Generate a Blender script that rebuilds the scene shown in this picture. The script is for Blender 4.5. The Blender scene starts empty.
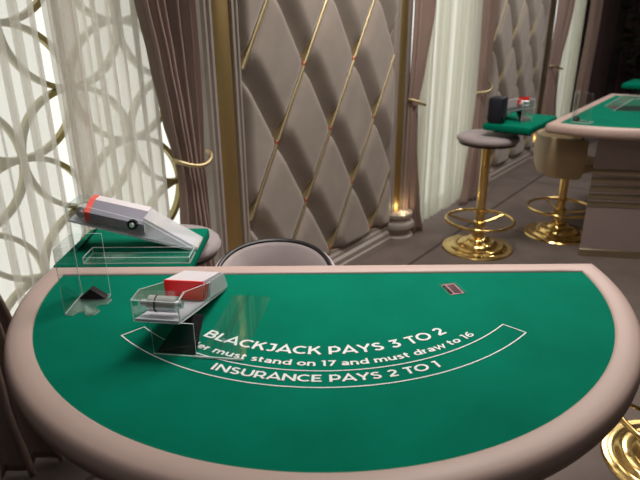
import bpy, bmesh, math, random
from mathutils import Vector, Matrix
random.seed(7)
PI = math.pi
sc = bpy.context.scene
COL = sc.collection

# ------------------------------------------------------------------ materials
def new_mat(name):
    m = bpy.data.materials.new(name); m.use_nodes = True
    nt = m.node_tree; nt.nodes.clear()
    out = nt.nodes.new('ShaderNodeOutputMaterial')
    return m, nt, out

def srgb(r, g, b):
    def f(c):
        c /= 255.0
        return c/12.92 if c <= 0.04045 else ((c+0.055)/1.055)**2.4
    return (f(r), f(g), f(b), 1)

def pbr(name, c, rough=.5, metal=0.0, var=.12, scale=8.0, bump=0.0, bscale=60.0, sheen=0.0, spec=.5, stretch=(1, 1, 1), coat=0.0):
    m, nt, out = new_mat(name)
    b = nt.nodes.new('ShaderNodeBsdfPrincipled')
    b.inputs['Roughness'].default_value = rough
    b.inputs['Metallic'].default_value = metal
    b.inputs['Specular IOR Level'].default_value = spec
    b.inputs['Coat Weight'].default_value = coat
    if sheen:
        b.inputs['Sheen Weight'].default_value = sheen
        b.inputs['Sheen Roughness'].default_value = .4
    tc = nt.nodes.new('ShaderNodeTexCoord')
    mp = nt.nodes.new('ShaderNodeMapping'); mp.inputs['Scale'].default_value = stretch
    nt.links.new(tc.outputs['Object'], mp.inputs['Vector'])
    no = nt.nodes.new('ShaderNodeTexNoise'); no.inputs['Scale'].default_value = scale; no.inputs['Detail'].default_value = 4
    nt.links.new(mp.outputs[0], no.inputs['Vector'])
    mx = nt.nodes.new('ShaderNodeMix'); mx.data_type = 'RGBA'
    mx.inputs['A'].default_value = tuple(x*(1-var) for x in c[:3])+(1,)
    mx.inputs['B'].default_value = tuple(min(1, x*(1+var)) for x in c[:3])+(1,)
    nt.links.new(no.outputs['Fac'], mx.inputs['Factor'])
    nt.links.new(mx.outputs['Result'], b.inputs['Base Color'])
    if bump:
        n2 = nt.nodes.new('ShaderNodeTexNoise'); n2.inputs['Scale'].default_value = bscale; n2.inputs['Detail'].default_value = 3
        nt.links.new(mp.outputs[0], n2.inputs['Vector'])
        bp = nt.nodes.new('ShaderNodeBump'); bp.inputs['Strength'].default_value = bump; bp.inputs['Distance'].default_value = .004
        nt.links.new(n2.outputs['Fac'], bp.inputs['Height'])
        nt.links.new(bp.outputs[0], b.inputs['Normal'])
    nt.links.new(b.outputs[0], out.inputs['Surface'])
    return m

def acrylic(name, tint=(.93, .96, .95, 1), gloss=.10, body=.0, bodycol=(.8, .85, .85, 1), fres=.22):
    m, nt, out = new_mat(name)
    tr = nt.nodes.new('ShaderNodeBsdfTransparent'); tr.inputs['Color'].default_value = tint
    gl = nt.nodes.new('ShaderNodeBsdfGlossy'); gl.inputs['Roughness'].default_value = .04
    lw = nt.nodes.new('ShaderNodeFresnel'); lw.inputs['IOR'].default_value = 1.45
    ad = nt.nodes.new('ShaderNodeMath'); ad.operation = 'MULTIPLY_ADD'; ad.inputs[1].default_value = fres; ad.inputs[2].default_value = gloss*.12
    nt.links.new(lw.outputs[0], ad.inputs[0])
    mx = nt.nodes.new('ShaderNodeMixShader')
    nt.links.new(ad.outputs[0], mx.inputs[0]); nt.links.new(tr.outputs[0], mx.inputs[1]); nt.links.new(gl.outputs[0], mx.inputs[2])
    last = mx
    if body:
        df = nt.nodes.new('ShaderNodeBsdfDiffuse'); df.inputs['Color'].default_value = bodycol
        m2 = nt.nodes.new('ShaderNodeMixShader'); m2.inputs[0].default_value = body
        nt.links.new(mx.outputs[0], m2.inputs[1]); nt.links.new(df.outputs[0], m2.inputs[2]); last = m2
    nt.links.new(last.outputs[0], out.inputs['Surface'])
    return m

def sheer_mat(name, col, opacity):
    m, nt, out = new_mat(name)
    tr = nt.nodes.new('ShaderNodeBsdfTransparent')
    df = nt.nodes.new('ShaderNodeBsdfDiffuse'); df.inputs['Color'].default_value = col
    tl = nt.nodes.new('ShaderNodeBsdfTranslucent'); tl.inputs['Color'].default_value = col
    a = nt.nodes.new('ShaderNodeMixShader'); a.inputs[0].default_value = .68
    nt.links.new(df.outputs[0], a.inputs[1]); nt.links.new(tl.outputs[0], a.inputs[2])
    tc = nt.nodes.new('ShaderNodeTexCoord')
    mp = nt.nodes.new('ShaderNodeMapping'); mp.inputs['Scale'].default_value = (40, 40, 1.5)
    no = nt.nodes.new('ShaderNodeTexNoise'); no.inputs['Scale'].default_value = 1.0
    nt.links.new(tc.outputs['Object'], mp.inputs[0]); nt.links.new(mp.outputs[0], no.inputs['Vector'])
    mr = nt.nodes.new('ShaderNodeMapRange'); mr.inputs['To Min'].default_value = opacity*.8; mr.inputs['To Max'].default_value = min(1, opacity*1.2)
    nt.links.new(no.outputs['Fac'], mr.inputs['Value'])
    b = nt.nodes.new('ShaderNodeMixShader')
    nt.links.new(mr.outputs[0], b.inputs[0]); nt.links.new(tr.outputs[0], b.inputs[1]); nt.links.new(a.outputs[0], b.inputs[2])
    nt.links.new(b.outputs[0], out.inputs['Surface'])
    return m

def emit(name, col, st):
    m, nt, out = new_mat(name)
    e = nt.nodes.new('ShaderNodeEmission'); e.inputs['Color'].default_value = col; e.inputs['Strength'].default_value = st
    nt.links.new(e.outputs[0], out.inputs['Surface'])
    return m

def carpet_mat():
    m, nt, out = new_mat('carpet')
    b = nt.nodes.new('ShaderNodeBsdfPrincipled'); b.inputs['Roughness'].default_value = .95; b.inputs['Specular IOR Level'].default_value = .1
    tc = nt.nodes.new('ShaderNodeTexCoord')
    no = nt.nodes.new('ShaderNodeTexNoise'); no.inputs['Scale'].default_value = 5; no.inputs['Detail'].default_value = 5
    nt.links.new(tc.outputs['Object'], no.inputs['Vector'])
    mx = nt.nodes.new('ShaderNodeMix'); mx.data_type = 'RGBA'
    mx.inputs['A'].default_value = srgb(100, 90, 86); mx.inputs['B'].default_value = srgb(132, 121, 115)
    nt.links.new(no.outputs['Fac'], mx.inputs['Factor'])
    # woven stripe parallel to the wall, and broad tile seams
    sp = nt.nodes.new('ShaderNodeSeparateXYZ'); nt.links.new(tc.outputs['Object'], sp.inputs[0])
    def line(sock, centre, half):
        s = nt.nodes.new('ShaderNodeMath'); s.operation = 'SUBTRACT'; s.inputs[1].default_value = centre; nt.links.new(sock, s.inputs[0])
        a = nt.nodes.new('ShaderNodeMath'); a.operation = 'ABSOLUTE'; nt.links.new(s.outputs[0], a.inputs[0])
        l = nt.nodes.new('ShaderNodeMath'); l.operation = 'LESS_THAN'; l.inputs[1].default_value = half; nt.links.new(a.outputs[0], l.inputs[0])
        return l.outputs[0]
    l1 = line(sp.outputs['Y'], -.35, .012)
    md = nt.nodes.new('ShaderNodeMath'); md.operation = 'PINGPONG'; md.inputs[1].default_value = .75; nt.links.new(sp.outputs['X'], md.inputs[0])
    l2 = line(md.outputs[0], .75, .006)
    mxx = nt.nodes.new('ShaderNodeMath'); mxx.operation = 'MAXIMUM'; nt.links.new(l1, mxx.inputs[0]); nt.links.new(l2, mxx.inputs[1])
    ml = nt.nodes.new('ShaderNodeMath'); ml.operation = 'MULTIPLY'; ml.inputs[1].default_value = .6; nt.links.new(mxx.outputs[0], ml.inputs[0])
    m2 = nt.nodes.new('ShaderNodeMix'); m2.data_type = 'RGBA'
    nt.links.new(ml.outputs[0], m2.inputs['Factor']); nt.links.new(mx.outputs['Result'], m2.inputs['A']); m2.inputs['B'].default_value = srgb(40, 34, 34)
    nt.links.new(m2.outputs['Result'], b.inputs['Base Color'])
    n2 = nt.nodes.new('ShaderNodeTexNoise'); n2.inputs['Scale'].default_value = 300
    nt.links.new(tc.outputs['Object'], n2.inputs['Vector'])
    bp = nt.nodes.new('ShaderNodeBump'); bp.inputs['Strength'].default_value = .4; bp.inputs['Distance'].default_value = .004
    nt.links.new(n2.outputs['Fac'], bp.inputs['Height']); nt.links.new(bp.outputs[0], b.inputs['Normal'])
    nt.links.new(b.outputs[0], out.inputs['Surface'])
    return m

M = {}
M['felt'] = pbr('green_felt', srgb(1, 115, 90), .92, var=.24, scale=5.5, bump=.15, bscale=500, spec=.06)
M['print'] = pbr('felt_print', srgb(226, 234, 230), .8, var=.05, scale=60, spec=.2)
M['rim'] = pbr('taupe_leather', srgb(192, 168, 159), .45, var=.05, scale=9, bump=.08, bscale=350)
M['base'] = pbr('taupe_lacquer', srgb(172, 155, 153), .4, var=.05)
M['velvet'] = pbr('wall_velvet', srgb(154, 144, 135), .7, var=.26, scale=6, sheen=.5, spec=.2, bump=.1, bscale=90)
M['velvet_grey'] = pbr('grey_velvet', srgb(192, 180, 180), .75, var=.25, scale=9, sheen=.5, spec=.2)
M['seat_grey'] = pbr('seat_velvet', srgb(160, 150, 151), .75, var=.15, scale=9, sheen=.4, spec=.2)
M['piping'] = pbr('black_piping', srgb(22, 18, 20), .4)
M['cream'] = pbr('cream_leather', srgb(176, 156, 126), .5, var=.08)
M['gold'] = pbr('polished_gold', (.78, .56, .22, 1), .16, 1.0, var=.05)
M['gold_bar'] = pbr('brushed_gold', (.58, .48, .28, 1), .48, 1.0, var=.08)
M['gold_dull'] = pbr('antique_gold', (.52, .38, .17, 1), .5, 1.0, var=.10, scale=6, stretch=(6, 6, .5))
M['gold_slat'] = pbr('slat_gold', (.60, .53, .38, 1), .38, 1.0, var=.1)
M['ring'] = pbr('lattice_gold', (.30, .25, .10, 1), .4, .7, var=.1)
M['copper'] = pbr('copper_stud', (.62, .22, .12, 1), .3, .8)
M['drape'] = pbr('mauve_drape', srgb(150, 128, 119), .65, var=.12, scale=6, sheen=.4, spec=.2, stretch=(6, 6, .6))
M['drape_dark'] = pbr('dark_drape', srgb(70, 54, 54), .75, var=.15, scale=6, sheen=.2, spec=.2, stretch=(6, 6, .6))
M['trim'] = pbr('grey_trim', srgb(158, 148, 141), .45, var=.05)
M['wall'] = pbr('wall_paint', srgb(128, 115, 108), .7, var=.05)
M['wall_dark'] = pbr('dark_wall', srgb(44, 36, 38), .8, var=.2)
M['ceil'] = pbr('ceiling_paint', srgb(205, 198, 190), .85, var=.03)
M['carpet'] = carpet_mat()
M['sheer'] = sheer_mat('sheer_voile', srgb(240, 238, 232), .46)
M['sheer_dense'] = sheer_mat('sheer_voile_dense', srgb(228, 228, 218), .7)
M['sheer_mid'] = sheer_mat('sheer_voile_mid', srgb(246, 245, 240), .74)
M['hem'] = sheer_mat('sheer_hem', srgb(232, 222, 217), .66)
M['acr'] = acrylic('clear_acrylic', tint=(.96, .975, .97, 1))
M['acr_thin'] = acrylic('thin_acrylic', tint=(.975, .985, .98, 1), gloss=0, fres=.12)
M['acr_edge'] = acrylic('acrylic_edge', (.85, .92, .90, 1), .3, .62, (.86, .92, .90, 1))
M['acr_milky'] = acrylic('milky_acrylic', (.93, .95, .95, 1), .2, .45, (.84, .82, .84, 1))
M['acr_smoke'] = acrylic('smoke_acrylic', (.90, .94, .92, 1), .3, .05, (.7, .72, .7, 1))
M['white'] = pbr('white_plastic', srgb(226, 220, 224), .35, var=.02)
M['pgrey'] = pbr('pale_grey_plastic', srgb(204, 206, 216), .4, var=.04)
M['mgrey'] = pbr('mid_grey_plastic', srgb(140, 138, 150), .35, var=.04)
M['red'] = pbr('red_plastic', srgb(250, 2, 8), .4, var=.05)
M['coral'] = pbr('coral_red_plastic', srgb(240, 96, 84), .4, var=.05)
M['chrome'] = pbr('chrome_roller', (.86, .86, .88, 1), .34, .8, var=.05)
M['black'] = pbr('black_plastic', srgb(20, 18, 20), .25, var=.1)
M['black_matte'] = pbr('black_foam', srgb(38, 32, 34), .8, var=.2, scale=60)
M['navy'] = pbr('navy_shell', srgb(20, 24, 38), .5)
M['maroon'] = pbr('maroon_card', srgb(70, 14, 36), .5, var=.3, scale=120)
M['pink'] = pbr('pink_border', srgb(226, 150, 170), .5)
M['leaf'] = pbr('dark_leaf', srgb(26, 36, 24), .6, var=.3)
M['win'] = emit('window_daylight', (1.0, .992, .895, 1), 1.08)
M['win_far'] = emit('far_window_daylight', (1.0, 1.0, .93, 1), 1.3)

# ------------------------------------------------------------------ mesh helpers
def finish(name, bm, mats, parent=None, smooth=True, angle=.7):
    bm.normal_update()
    me = bpy.data.meshes.new(name); bm.to_mesh(me); bm.free()
    for m in (mats if isinstance(mats, (list, tuple)) else [mats]): me.materials.append(m)
    if smooth:
        for p in me.polygons: p.use_smooth = True
        try: me.set_sharp_from_angle(angle=angle)
        except Exception: pass
    o = bpy.data.objects.new(name, me); COL.objects.link(o)
    if parent: o.parent = parent
    return o

def thing(name, label, cat, loc=(0, 0, 0), rotz=0, group=None):
    o = bpy.data.objects.new(name, None); COL.objects.link(o)
    o.empty_display_size = .1
    o.location = loc; o.rotation_euler = (0, 0, rotz)
    o['label'] = label; o['category'] = cat
    if group: o['group'] = group
    return o
def tag(o, label, cat, group=None):
    o['label'] = label; o['category'] = cat
    if group: o['group'] = group
    return o
def struct(o): o['kind'] = 'structure'; return o

def dup(root, loc, rotz, label, group=None):
    r = root.copy(); COL.objects.link(r); r.location = loc; r.rotation_euler = (0, 0, rotz); r['label'] = label
    if group: r['group'] = group
    elif 'group' in r: del r['group']
    for ch in list(root.children):
        c = ch.copy(); COL.objects.link(c); c.parent = r
        for g in list(ch.children):
            d = g.copy(); COL.objects.link(d); d.parent = c
    return r

def box(bm, x0, x1, y0, y1, z0, z1, mi=0, bev=0.0, edge_mi=None):
    vs = [bm.verts.new((x, y, z)) for x in (x0, x1) for y in (y0, y1) for z in (z0, z1)]
    fs = []
    for q in ((0, 1, 3, 2), (4, 6, 7, 5), (0, 4, 5, 1), (2, 3, 7, 6), (0, 2, 6, 4), (1, 5, 7, 3)):
        f = bm.faces.new([vs[i] for i in q]); f.material_index = mi; fs.append(f)
    if edge_mi is not None:
        d = [x1-x0, y1-y0, z1-z0]; k = d.index(min(d))
        pairs = {0: (0, 1), 1: (2, 3), 2: (4, 5)}[k]
        for i, f in enumerate(fs):
            if i not in pairs: f.material_index = edge_mi
    if bev:
        es = list({e for f in fs for e in f.edges})
        bmesh.ops.bevel(bm, geom=es, offset=bev, segments=2, affect='EDGES', profile=.5)
    return fs

def prism(bm, pts, z0=None, z1=None, mi=0, edge_mi=None, axis='z', a0=0, a1=0):
    """polygon pts extruded along an axis; pts in the other two coordinates"""
    def P(p, a):
        if axis == 'z': return (p[0], p[1], a)
        if axis == 'x': return (a, p[0], p[1])
        return (p[0], a, p[1])
    lo = [bm.verts.new(P(p, a0)) for p in pts]; hi = [bm.verts.new(P(p, a1)) for p in pts]
    n = len(pts)
    f1 = bm.faces.new(lo[::-1]); f2 = bm.faces.new(hi); f1.material_index = f2.material_index = mi
    for i in range(n):
        f = bm.faces.new((lo[i], lo[(i+1) % n], hi[(i+1) % n], hi[i])); f.material_index = mi if edge_mi is None else edge_mi
    bmesh.ops.recalc_face_normals(bm, faces=bm.faces)

def lathe(bm, prof, n=40, cx=0, cy=0, a0=0, a1=2*PI, mi=0):
    full = abs(a1-a0-2*PI) < 1e-6
    rows = []
    cnt = n if full else n+1
    for r, z in prof:
        rows.append([bm.verts.new((cx+r*math.cos(a0+(a1-a0)*i/n), cy+r*math.sin(a0+(a1-a0)*i/n), z)) for i in range(cnt)])
    for a, b in zip(rows, rows[1:]):
        for i in range(n):
            j = (i+1) % cnt
            try:
                f = bm.faces.new((a[i], a[j], b[j], b[i])); f.material_index = mi
            except ValueError: pass
    bmesh.ops.remove_doubles(bm, verts=bm.verts, dist=1e-6)

def tube(bm, pts, r, n=10, closed=False, mi=0):
    pts = [Vector(p) for p in pts]; N = len(pts); rows = []
    up = Vector((0, 0, 1)); prev = None
    for i, p in enumerate(pts):
        if closed: t = pts[(i+1) % N]-pts[i-1]
        else: t = pts[min(i+1, N-1)]-pts[max(i-1, 0)]
        t.normalize()
        if prev is None:
            a = up if abs(t.dot(up)) < .9 else Vector((1, 0, 0))
            u = (a-t*a.dot(t)).normalized()
        else:
            u = (prev-t*prev.dot(t)).normalized()
        prev = u; v = t.cross(u)
        rr = r[i] if isinstance(r, (list, tuple)) else r
        rows.append([bm.verts.new(p+(u*math.cos(2*PI*k/n)+v*math.sin(2*PI*k/n))*rr) for k in range(n)])
    m = N if closed else N-1
    for i in range(m):
        a, b = rows[i], rows[(i+1) % N]
        for k in range(n):
            f = bm.faces.new((a[k], a[(k+1) % n], b[(k+1) % n], b[k])); f.material_index = mi
    if not closed:
        bm.faces.new(rows[0][::-1]).material_index = mi; bm.faces.new(rows[-1]).material_index = mi

def ring_pts(R, z, n=48, cx=0, cy=0):
    return [(cx+R*math.cos(2*PI*i/n), cy+R*math.sin(2*PI*i/n), z) for i in range(n)]

def grid(bm, rows, mi=0):
    vr = [[bm.verts.new(p) for p in r] for r in rows]
    for a, b in zip(vr, vr[1:]):
        for i in range(len(a)-1):
            bm.faces.new((a[i], a[i+1], b[i+1], b[i])).material_index = mi
    return vr

def lerp_table(tab, z):
    if z >= tab[0][0]: return tab[0][1:]
    for a, b in zip(tab, tab[1:]):
        if a[0] >= z >= b[0]:
            t = (a[0]-z)/(a[0]-b[0]); t = t*t*(3-2*t)*.5+t*.5
            return tuple(p+(q-p)*t for p, q in zip(a[1:], b[1:]))
    return tab[-1][1:]

# ------------------------------------------------------------------ the wall's frame
TH = math.radians(52.67)
OW = (-.387, 2.857)
def W(s, off=0.0, z=0.0):     # off = distance into the room
    return (OW[0]+s*math.cos(TH)+off*math.sin(TH), OW[1]+s*math.sin(TH)-off*math.cos(TH), z)
S0, S1, ROOM = -5.2, 7.7, 6.2
HC = 3.0

fl = bpy.data.objects  # shorthand only
bm = bmesh.new(); box(bm, S0, S1, -ROOM, .25, -.06, 0)
o = struct(finish('floor', bm, M['carpet'], smooth=False)); o.location = W(0); o.rotation_euler.z = TH
bm = bmesh.new(); box(bm, S0, S1, -ROOM, .25, HC, HC+.06)
o = struct(finish('ceiling', bm, M['ceil'], smooth=False)); o.location = W(0); o.rotation_euler.z = TH
for a, b, c in ((S0, -1.46, 0), (-.24, 1.80, 0), (2.88, 5.15, 0), (6.02, S1, 0), (-1.46, -.24, 2.85), (1.80, 2.88, 2.85), (5.15, 6.02, 2.85)):
    bm = bmesh.new(); box(bm, a, b, .06, .25, c, HC)
    o = struct(finish('wall_back', bm, M['wall'], smooth=False)); o.location = W(0); o.rotation_euler.z = TH
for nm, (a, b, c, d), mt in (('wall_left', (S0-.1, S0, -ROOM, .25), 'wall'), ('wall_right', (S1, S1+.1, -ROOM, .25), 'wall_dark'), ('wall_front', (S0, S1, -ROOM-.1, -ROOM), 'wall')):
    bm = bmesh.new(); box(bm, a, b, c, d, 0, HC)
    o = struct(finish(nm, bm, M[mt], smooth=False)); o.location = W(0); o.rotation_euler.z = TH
for i, (a, b, mt) in enumerate(((-1.46, -.24, 'win'), (1.80, 2.88, 'win_far'), (5.15, 6.02, 'win_far'))):
    bm = bmesh.new(); box(bm, a, b, .17, .19, .02, 2.85)
    o = struct(finish('window_%d' % (i+1), bm, M[mt], smooth=False)); o.location = W(0); o.rotation_euler.z = TH

def baseboard(nm, s0, s1):
    bm = bmesh.new()
    prof = [(.06, 0), (-.062, 0), (-.062, .055), (-.05, .062), (-.05, .095), (-.030, .108), (-.030, .128), (-.016, .142), (-.016, .16), (.06, .16)]
    prism(bm, prof, axis='x', a0=s0, a1=s1)
    o = struct(finish(nm, bm, M['trim'], smooth=False)); o.location = W(0); o.rotation_euler.z = TH
baseboard('baseboard_near', 0.0, 1.43)
baseboard('baseboard_far', 3.13, 4.56)

# ------------------------------------------------------------------ quilted wall panels
PA, PB, PZ = .2388, .3825, 1.3465
PW = 6*PA; ZB, ZT = .16, 2.75
def make_panel(s, label):
    t = thing('quilted_wall_panel', label, 'wall panel', W(s), TH, 'quilted wall panels')
    bm = bmesh.new(); nx, nz = 132, 216; rows = []
    for j in range(nz+1):
        z = ZB+(ZT-ZB)*j/nz; r = []
        for i in range(nx+1):
            x = PW*i/nx
            u = (x/PA+(z-PZ)/PB)/2; v = (x/PA-(z-PZ)/PB)/2
            fu, fv = u-math.floor(u), v-math.floor(v)
            q = min(1, fu/.30); hu = q*q*(3-2*q)*.75+.25*q
            hu *= 1-max(0, (fu-.86)/.14)**3
            hv = (1-abs(2*fv-1)**7.0)
            h = .078*hu*(.12+.88*hv**.7)
            e = max(0, min(1, x/.045, (PW-x)/.045, (z-ZB)/.03)); h *= math.sqrt(e*(2-e))
            r.append((x, .022-h, z))
        rows.append(r)
    grid(bm, rows)
    finish('upholstery', bm, M['velvet'], t, angle=3.0)
    for x0, x1 in ((-.012, .010), (PW-.010, PW+.012)):
        bm = bmesh.new(); box(bm, x0, x1, -.006, .058, ZB, ZT)
        finish('edge_trim', bm, M['trim'], t, smooth=False)
    # gold bars on the rising diagonals, node to node
    k0 = -12
    for v in range(-6, 8):
        for u in range(-8, 8):
            # edge between node (u,v) and (u+1,v)
            def node(u): return (PA*(u+v), PZ+PB*(u-v))
            (xa, za), (xb, zb) = node(u), node(u+1)
            if xa < -.01 or xb > PW+.01 or za > ZT-.02 or zb < ZB+.02: continue
            ta = .02; tb = .97
            if za < ZB: ta = (ZB-za)/(zb-za)
            if zb > ZT: tb = (ZT-za)/(zb-za)
            bm = bmesh.new()
            p = Vector((xa+(xb-xa)*ta, -.012, za+(zb-za)*ta)); q = Vector((xa+(xb-xa)*tb, -.012, za+(zb-za)*tb))
            d = (q-p).normalized(); nrm = Vector((-d.z, 0, d.x)); w = .0095; y0, y1 = .03, -.034
            vs = []
            for P in (p, q):
                for sx, yy in ((-w, y0), (w, y0), (w, y1+.004), (w*.5, y1), (-w*.5, y1), (-w, y1+.004)):
                    c = P+nrm*sx; vs.append(bm.verts.new((c.x, yy, c.z)))
            for i in range(6):
                bm.faces.new((vs[i], vs[(i+1) % 6], vs[6+(i+1) % 6], vs[6+i]))
            bm.faces.new(vs[5::-1]); bm.faces.new(vs[6:])
            bmesh.ops.recalc_face_normals(bm, faces=bm.faces)
            finish('gold_bar', bm, M['gold_bar'], t, smooth=False)
            if 0.01 < xb < PW-.01 and zb < ZT-.05:
                bm = bmesh.new()
                bmesh.ops.create_uvsphere(bm, u_segments=10, v_segments=8, radius=.014, matrix=Matrix.Translation((xb, -.022, zb-.004)) @ Matrix.Diagonal((1, .8, 1.3, 1)))
                finish('stud', bm, M['copper'], t)
    return t
make_panel(0.0, 'quilted taupe velvet wall panel with gold diagonal bars, right behind the grey dealer chair')
make_panel(3.13, 'quilted velvet wall panel farther along, behind the gold stool and second table')

# ------------------------------------------------------------------ pilasters
def make_pilaster():
    t = thing('gold_pilaster', 'x', 'pilaster', (0, 0, 0), TH, 'gold pilasters on the window wall')
    for x0, x1, sx in ((-.1125, -.062, 1), (.062, .1125, -1)):
        bm = bmesh.new()
        xo, xi = (x0, x1) if sx == 1 else (x1, x0)
        prof = [(xo, .06), (xo, -.016), (xo+sx*.010, -.032), (xo+sx*.020, -.032), (xo+sx*.022, -.022), (xo+sx*.034, -.022), (xo+sx*.038, -.034), (xi, -.034), (xi, .06)]
        prism(bm, prof, axis='z', a0=.2, a1=2.95)
        finish('side_moulding', bm, M['trim'], t, smooth=False)
    bm = bmesh.new(); rows = []
    for z in (.22, .8, 1.5, 2.2, 2.95):
        rows.append([(.0615*math.cos(a), .0-.040*math.sin(a), z) for a in [PI*i/16 for i in range(17)]])
    grid(bm, rows); bmesh.ops.recalc_face_normals(bm, faces=bm.faces)
    finish('gold_shaft', bm, M['gold_dull'], t)
    bm = bmesh.new()
    lathe(bm, [(0, 0), (.128, 0), (.128, .05), (.112, .062), (.112, .092), (.132, .108), (.138, .13), (.130, .152), (.108, .162), (.104, .185), (.118, .2), (.118, .222), (.0, .226)], 28, 0, -.03, PI, 2*PI)
    finish('pedestal', bm, M['trim'], t)
    return t
pil = make_pilaster(); pil.location = W(-.1125); pil['label'] = 'gold strip pilaster between the tied mauve drape and the near quilted panel'
dup(pil, W(1.5425), TH, 'gold pilaster with round pedestal at the right end of the near quilted panel', 'gold pilasters on the window wall')
dup(pil, W(3.0175), TH, 'gold pilaster rising behind the gold bar stool, left of the far panel', 'gold pilasters on the window wall')
dup(pil, W(4.6725), TH, 'gold pilaster at the far right end of the far quilted panel', 'gold pilasters on the window wall')

# ------------------------------------------------------------------ curtains
def drape(label, s, tab, nf, amp, mat='drape', seed=1, tie=None, y0=-.085, cat='curtain', grp='tied mauve drapes', name='tied_drape'):
    """tab: (z, left, right, depth factor) in wall coordinates minus s"""
    rnd = random.Random(seed)
    ph = [rnd.uniform(.6, 1.4) for _ in range(nf*2+2)]
    t = thing(name, label, cat, W(s), TH, grp)
    bm = bmesh.new(); rows = []; nx, nz = nf*14, 70
    zt, zb = tab[0][0], tab[-1][0]
    for j in range(nz+1):
        z = zt+(zb-zt)*j/nz
        l, r, k = lerp_table(tab, z); row = []
        for i in range(nx+1):
            u = i/nx; c = u*nf; b = int(c) if c < nf else nf-1; f = c-b
            a = amp*k*ph[b]
            w = math.sin(PI*f)**.8*a
            sx = l+(r-l)*u+math.sin(2*PI*f)*.22*(r-l)/nf*ph[b+1]
            row.append((sx, y0-w+.25*amp*k*math.sin(7*u+3*z), z))
        rows.append(row)
    grid(bm, rows); bmesh.ops.recalc_face_normals(bm, faces=bm.faces)
    o = finish('fabric', bm, M[mat], t, angle=3.0)
    md = o.modifiers.new('thickness', 'SOLIDIFY'); md.thickness = .004
    if tie:
        z, l, r, dz0, dz1 = tie
        bm = bmesh.new(); pts = []
        for i in range(25):
            a = PI*i/24; c = -math.cos(a)
            x = (l+r)/2+(r-l)/2*c; q = (1+c)/2
            pts.append((x, y0-.075*math.sin(a)-.01, z+dz0*(1-q)**2+dz1*q*q))
        tube(bm, pts, .010, 10)
        finish('tieback', bm, M['gold_bar'], t)
    return t

drape('mauve drape gathered by a gold tieback left of the near gold pilaster', 0,
      [(2.85, -.80, -.29, 1), (1.65, -.592, -.298, 1), (1.43, -.555, -.298, .95), (1.19, -.515, -.30, .85), (1.03, -.475, -.30, .6), (.965, -.46, -.302, .5), (.87, -.455, -.30, .6), (.69, -.465, -.295, .8), (.3, -.50, -.28, 1), (.015, -.54, -.26, 1.1)],
      6, .06, seed=3, tie=(.95, -.478, -.285, .06, .065), y0=-.05)
drape('dark mauve drape at the left photo edge, hem on the floor beside the table', 0,
      [(2.85, -1.5, -1.1, 1), (1.65, -1.5, -1.36, 1), (.97, -1.49, -1.36, .6), (.6, -1.50, -1.27, .9), (.3, -1.55, -1.22, 1), (.015, -1.62, -1.10, 1.2)],
      5, .06, seed=5, tie=(.97, -1.5, -1.345, .06, .02))
drape('mauve drape with gold tieback just right of the round pedestal pilaster', 0,
      [(2.85, 1.605, 1.98, 1), (1.65, 1.605, 1.87, 1), (1.2, 1.605, 1.78, .8), (.985, 1.605, 1.735, .5), (.7, 1.605, 1.755, .7), (.2, 1.605, 1.81, 1), (.012, 1.605, 1.86, 1.2)],
      5, .05, seed=8, tie=(.985, 1.595, 1.755, .05, .0), y0=-.05)
drape('mauve drape with gold tieback at the right side of the middle sheer curtain', 0,
      [(2.85, 2.55, 2.92, 1), (1.65, 2.66, 2.92, 1), (1.2, 2.70, 2.91, .8), (.97, 2.73, 2.905, .5), (.7, 2.71, 2.91, .7), (.2, 2.62, 2.92, 1), (.012, 2.56, 2.92, 1.2)],
      5, .05, seed=9, tie=(.97, 2.70, 2.915, .0, .06))
drape('brown drape with tieback left of the farthest sheer curtain', 0,
      [(2.85, 4.64, 5.2, 1), (1.65, 4.64, 5.08, 1), (1.0, 4.64, 4.98, .5), (.2, 4.64, 5.1, 1), (.012, 4.64, 5.14, 1.2)],
      5, .05, seed=10, tie=(1.0, 4.64, 4.99, .05, .0))
drape('brown drape hanging straight right of the farthest sheer curtain', 0,
      [(2.85, 5.95, 6.5, 1), (1.6, 5.98, 6.45, 1), (.012, 5.98, 6.5, 1.1)], 7, .05, seed=11)

def sheer(label, s0, s1, nf, mat, seed, y0=-.005, over=1.5, hem=None, lean=0.0):
    rnd = random.Random(seed)
    t = thing('sheer_curtain', label, 'sheer curtain', W(0), TH, 'sheer voile curtains')
    ov = [rnd.uniform(.55, 1.35)*over for _ in range(nf+1)]; am = [rnd.uniform(.6, 1.3) for _ in range(nf+1)]
    wid = [rnd.uniform(.6, 1.5) for _ in range(nf)]; tot = sum(wid); edges = [0]
    for w in wid: edges.append(edges[-1]+w/tot)
    bm = bmesh.new(); rows = []
    for j in range(25):
        z = .02+(2.83-.02)*j/24; row = []
        for b in range(nf):
            for i in range(12):
                f = i/12; w = (edges[b+1]-edges[b])*(s1-s0)
                x = s0+edges[b]*(s1-s0)+w*f+ov[b]*w/(2*PI)*math.sin(2*PI*f+.25*math.sin(2*z+b))
                row.append((x+lean*(z-1), y0-.022*am[b]*(1-math.cos(2*PI*f)), z))
        row.append((s1+lean*(z-1), y0, z)); rows.append(row)
    grid(bm, rows)
    finish('voile', bm, M[mat], t, angle=3.0)
    if hem:
        a, b = hem
        bm = bmesh.new(); rows = []
        for j in range(25):
            z = .02+(2.83-.02)*j/24
            rows.append([(a+(b-a)*i/16+lean*(z-1), y0-.03-.010*math.sin(i*.85+.3*z), z) for i in range(17)])
        grid(bm, rows)
        finish('gathered_hem', bm, M['hem'], t, angle=3.0)
    return t
sheer('sheer voile curtain with bright gaps at the far left, nearest the camera', -1.52, -.955, 8, 'sheer', 21, over=2.5)
sheer('sheer voile curtain over gold rings, between the grey gathered hem and the tied mauve drape', -.925, -.49, 8, 'sheer_mid', 22, over=1.9, hem=(-.925, -.835))
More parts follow.
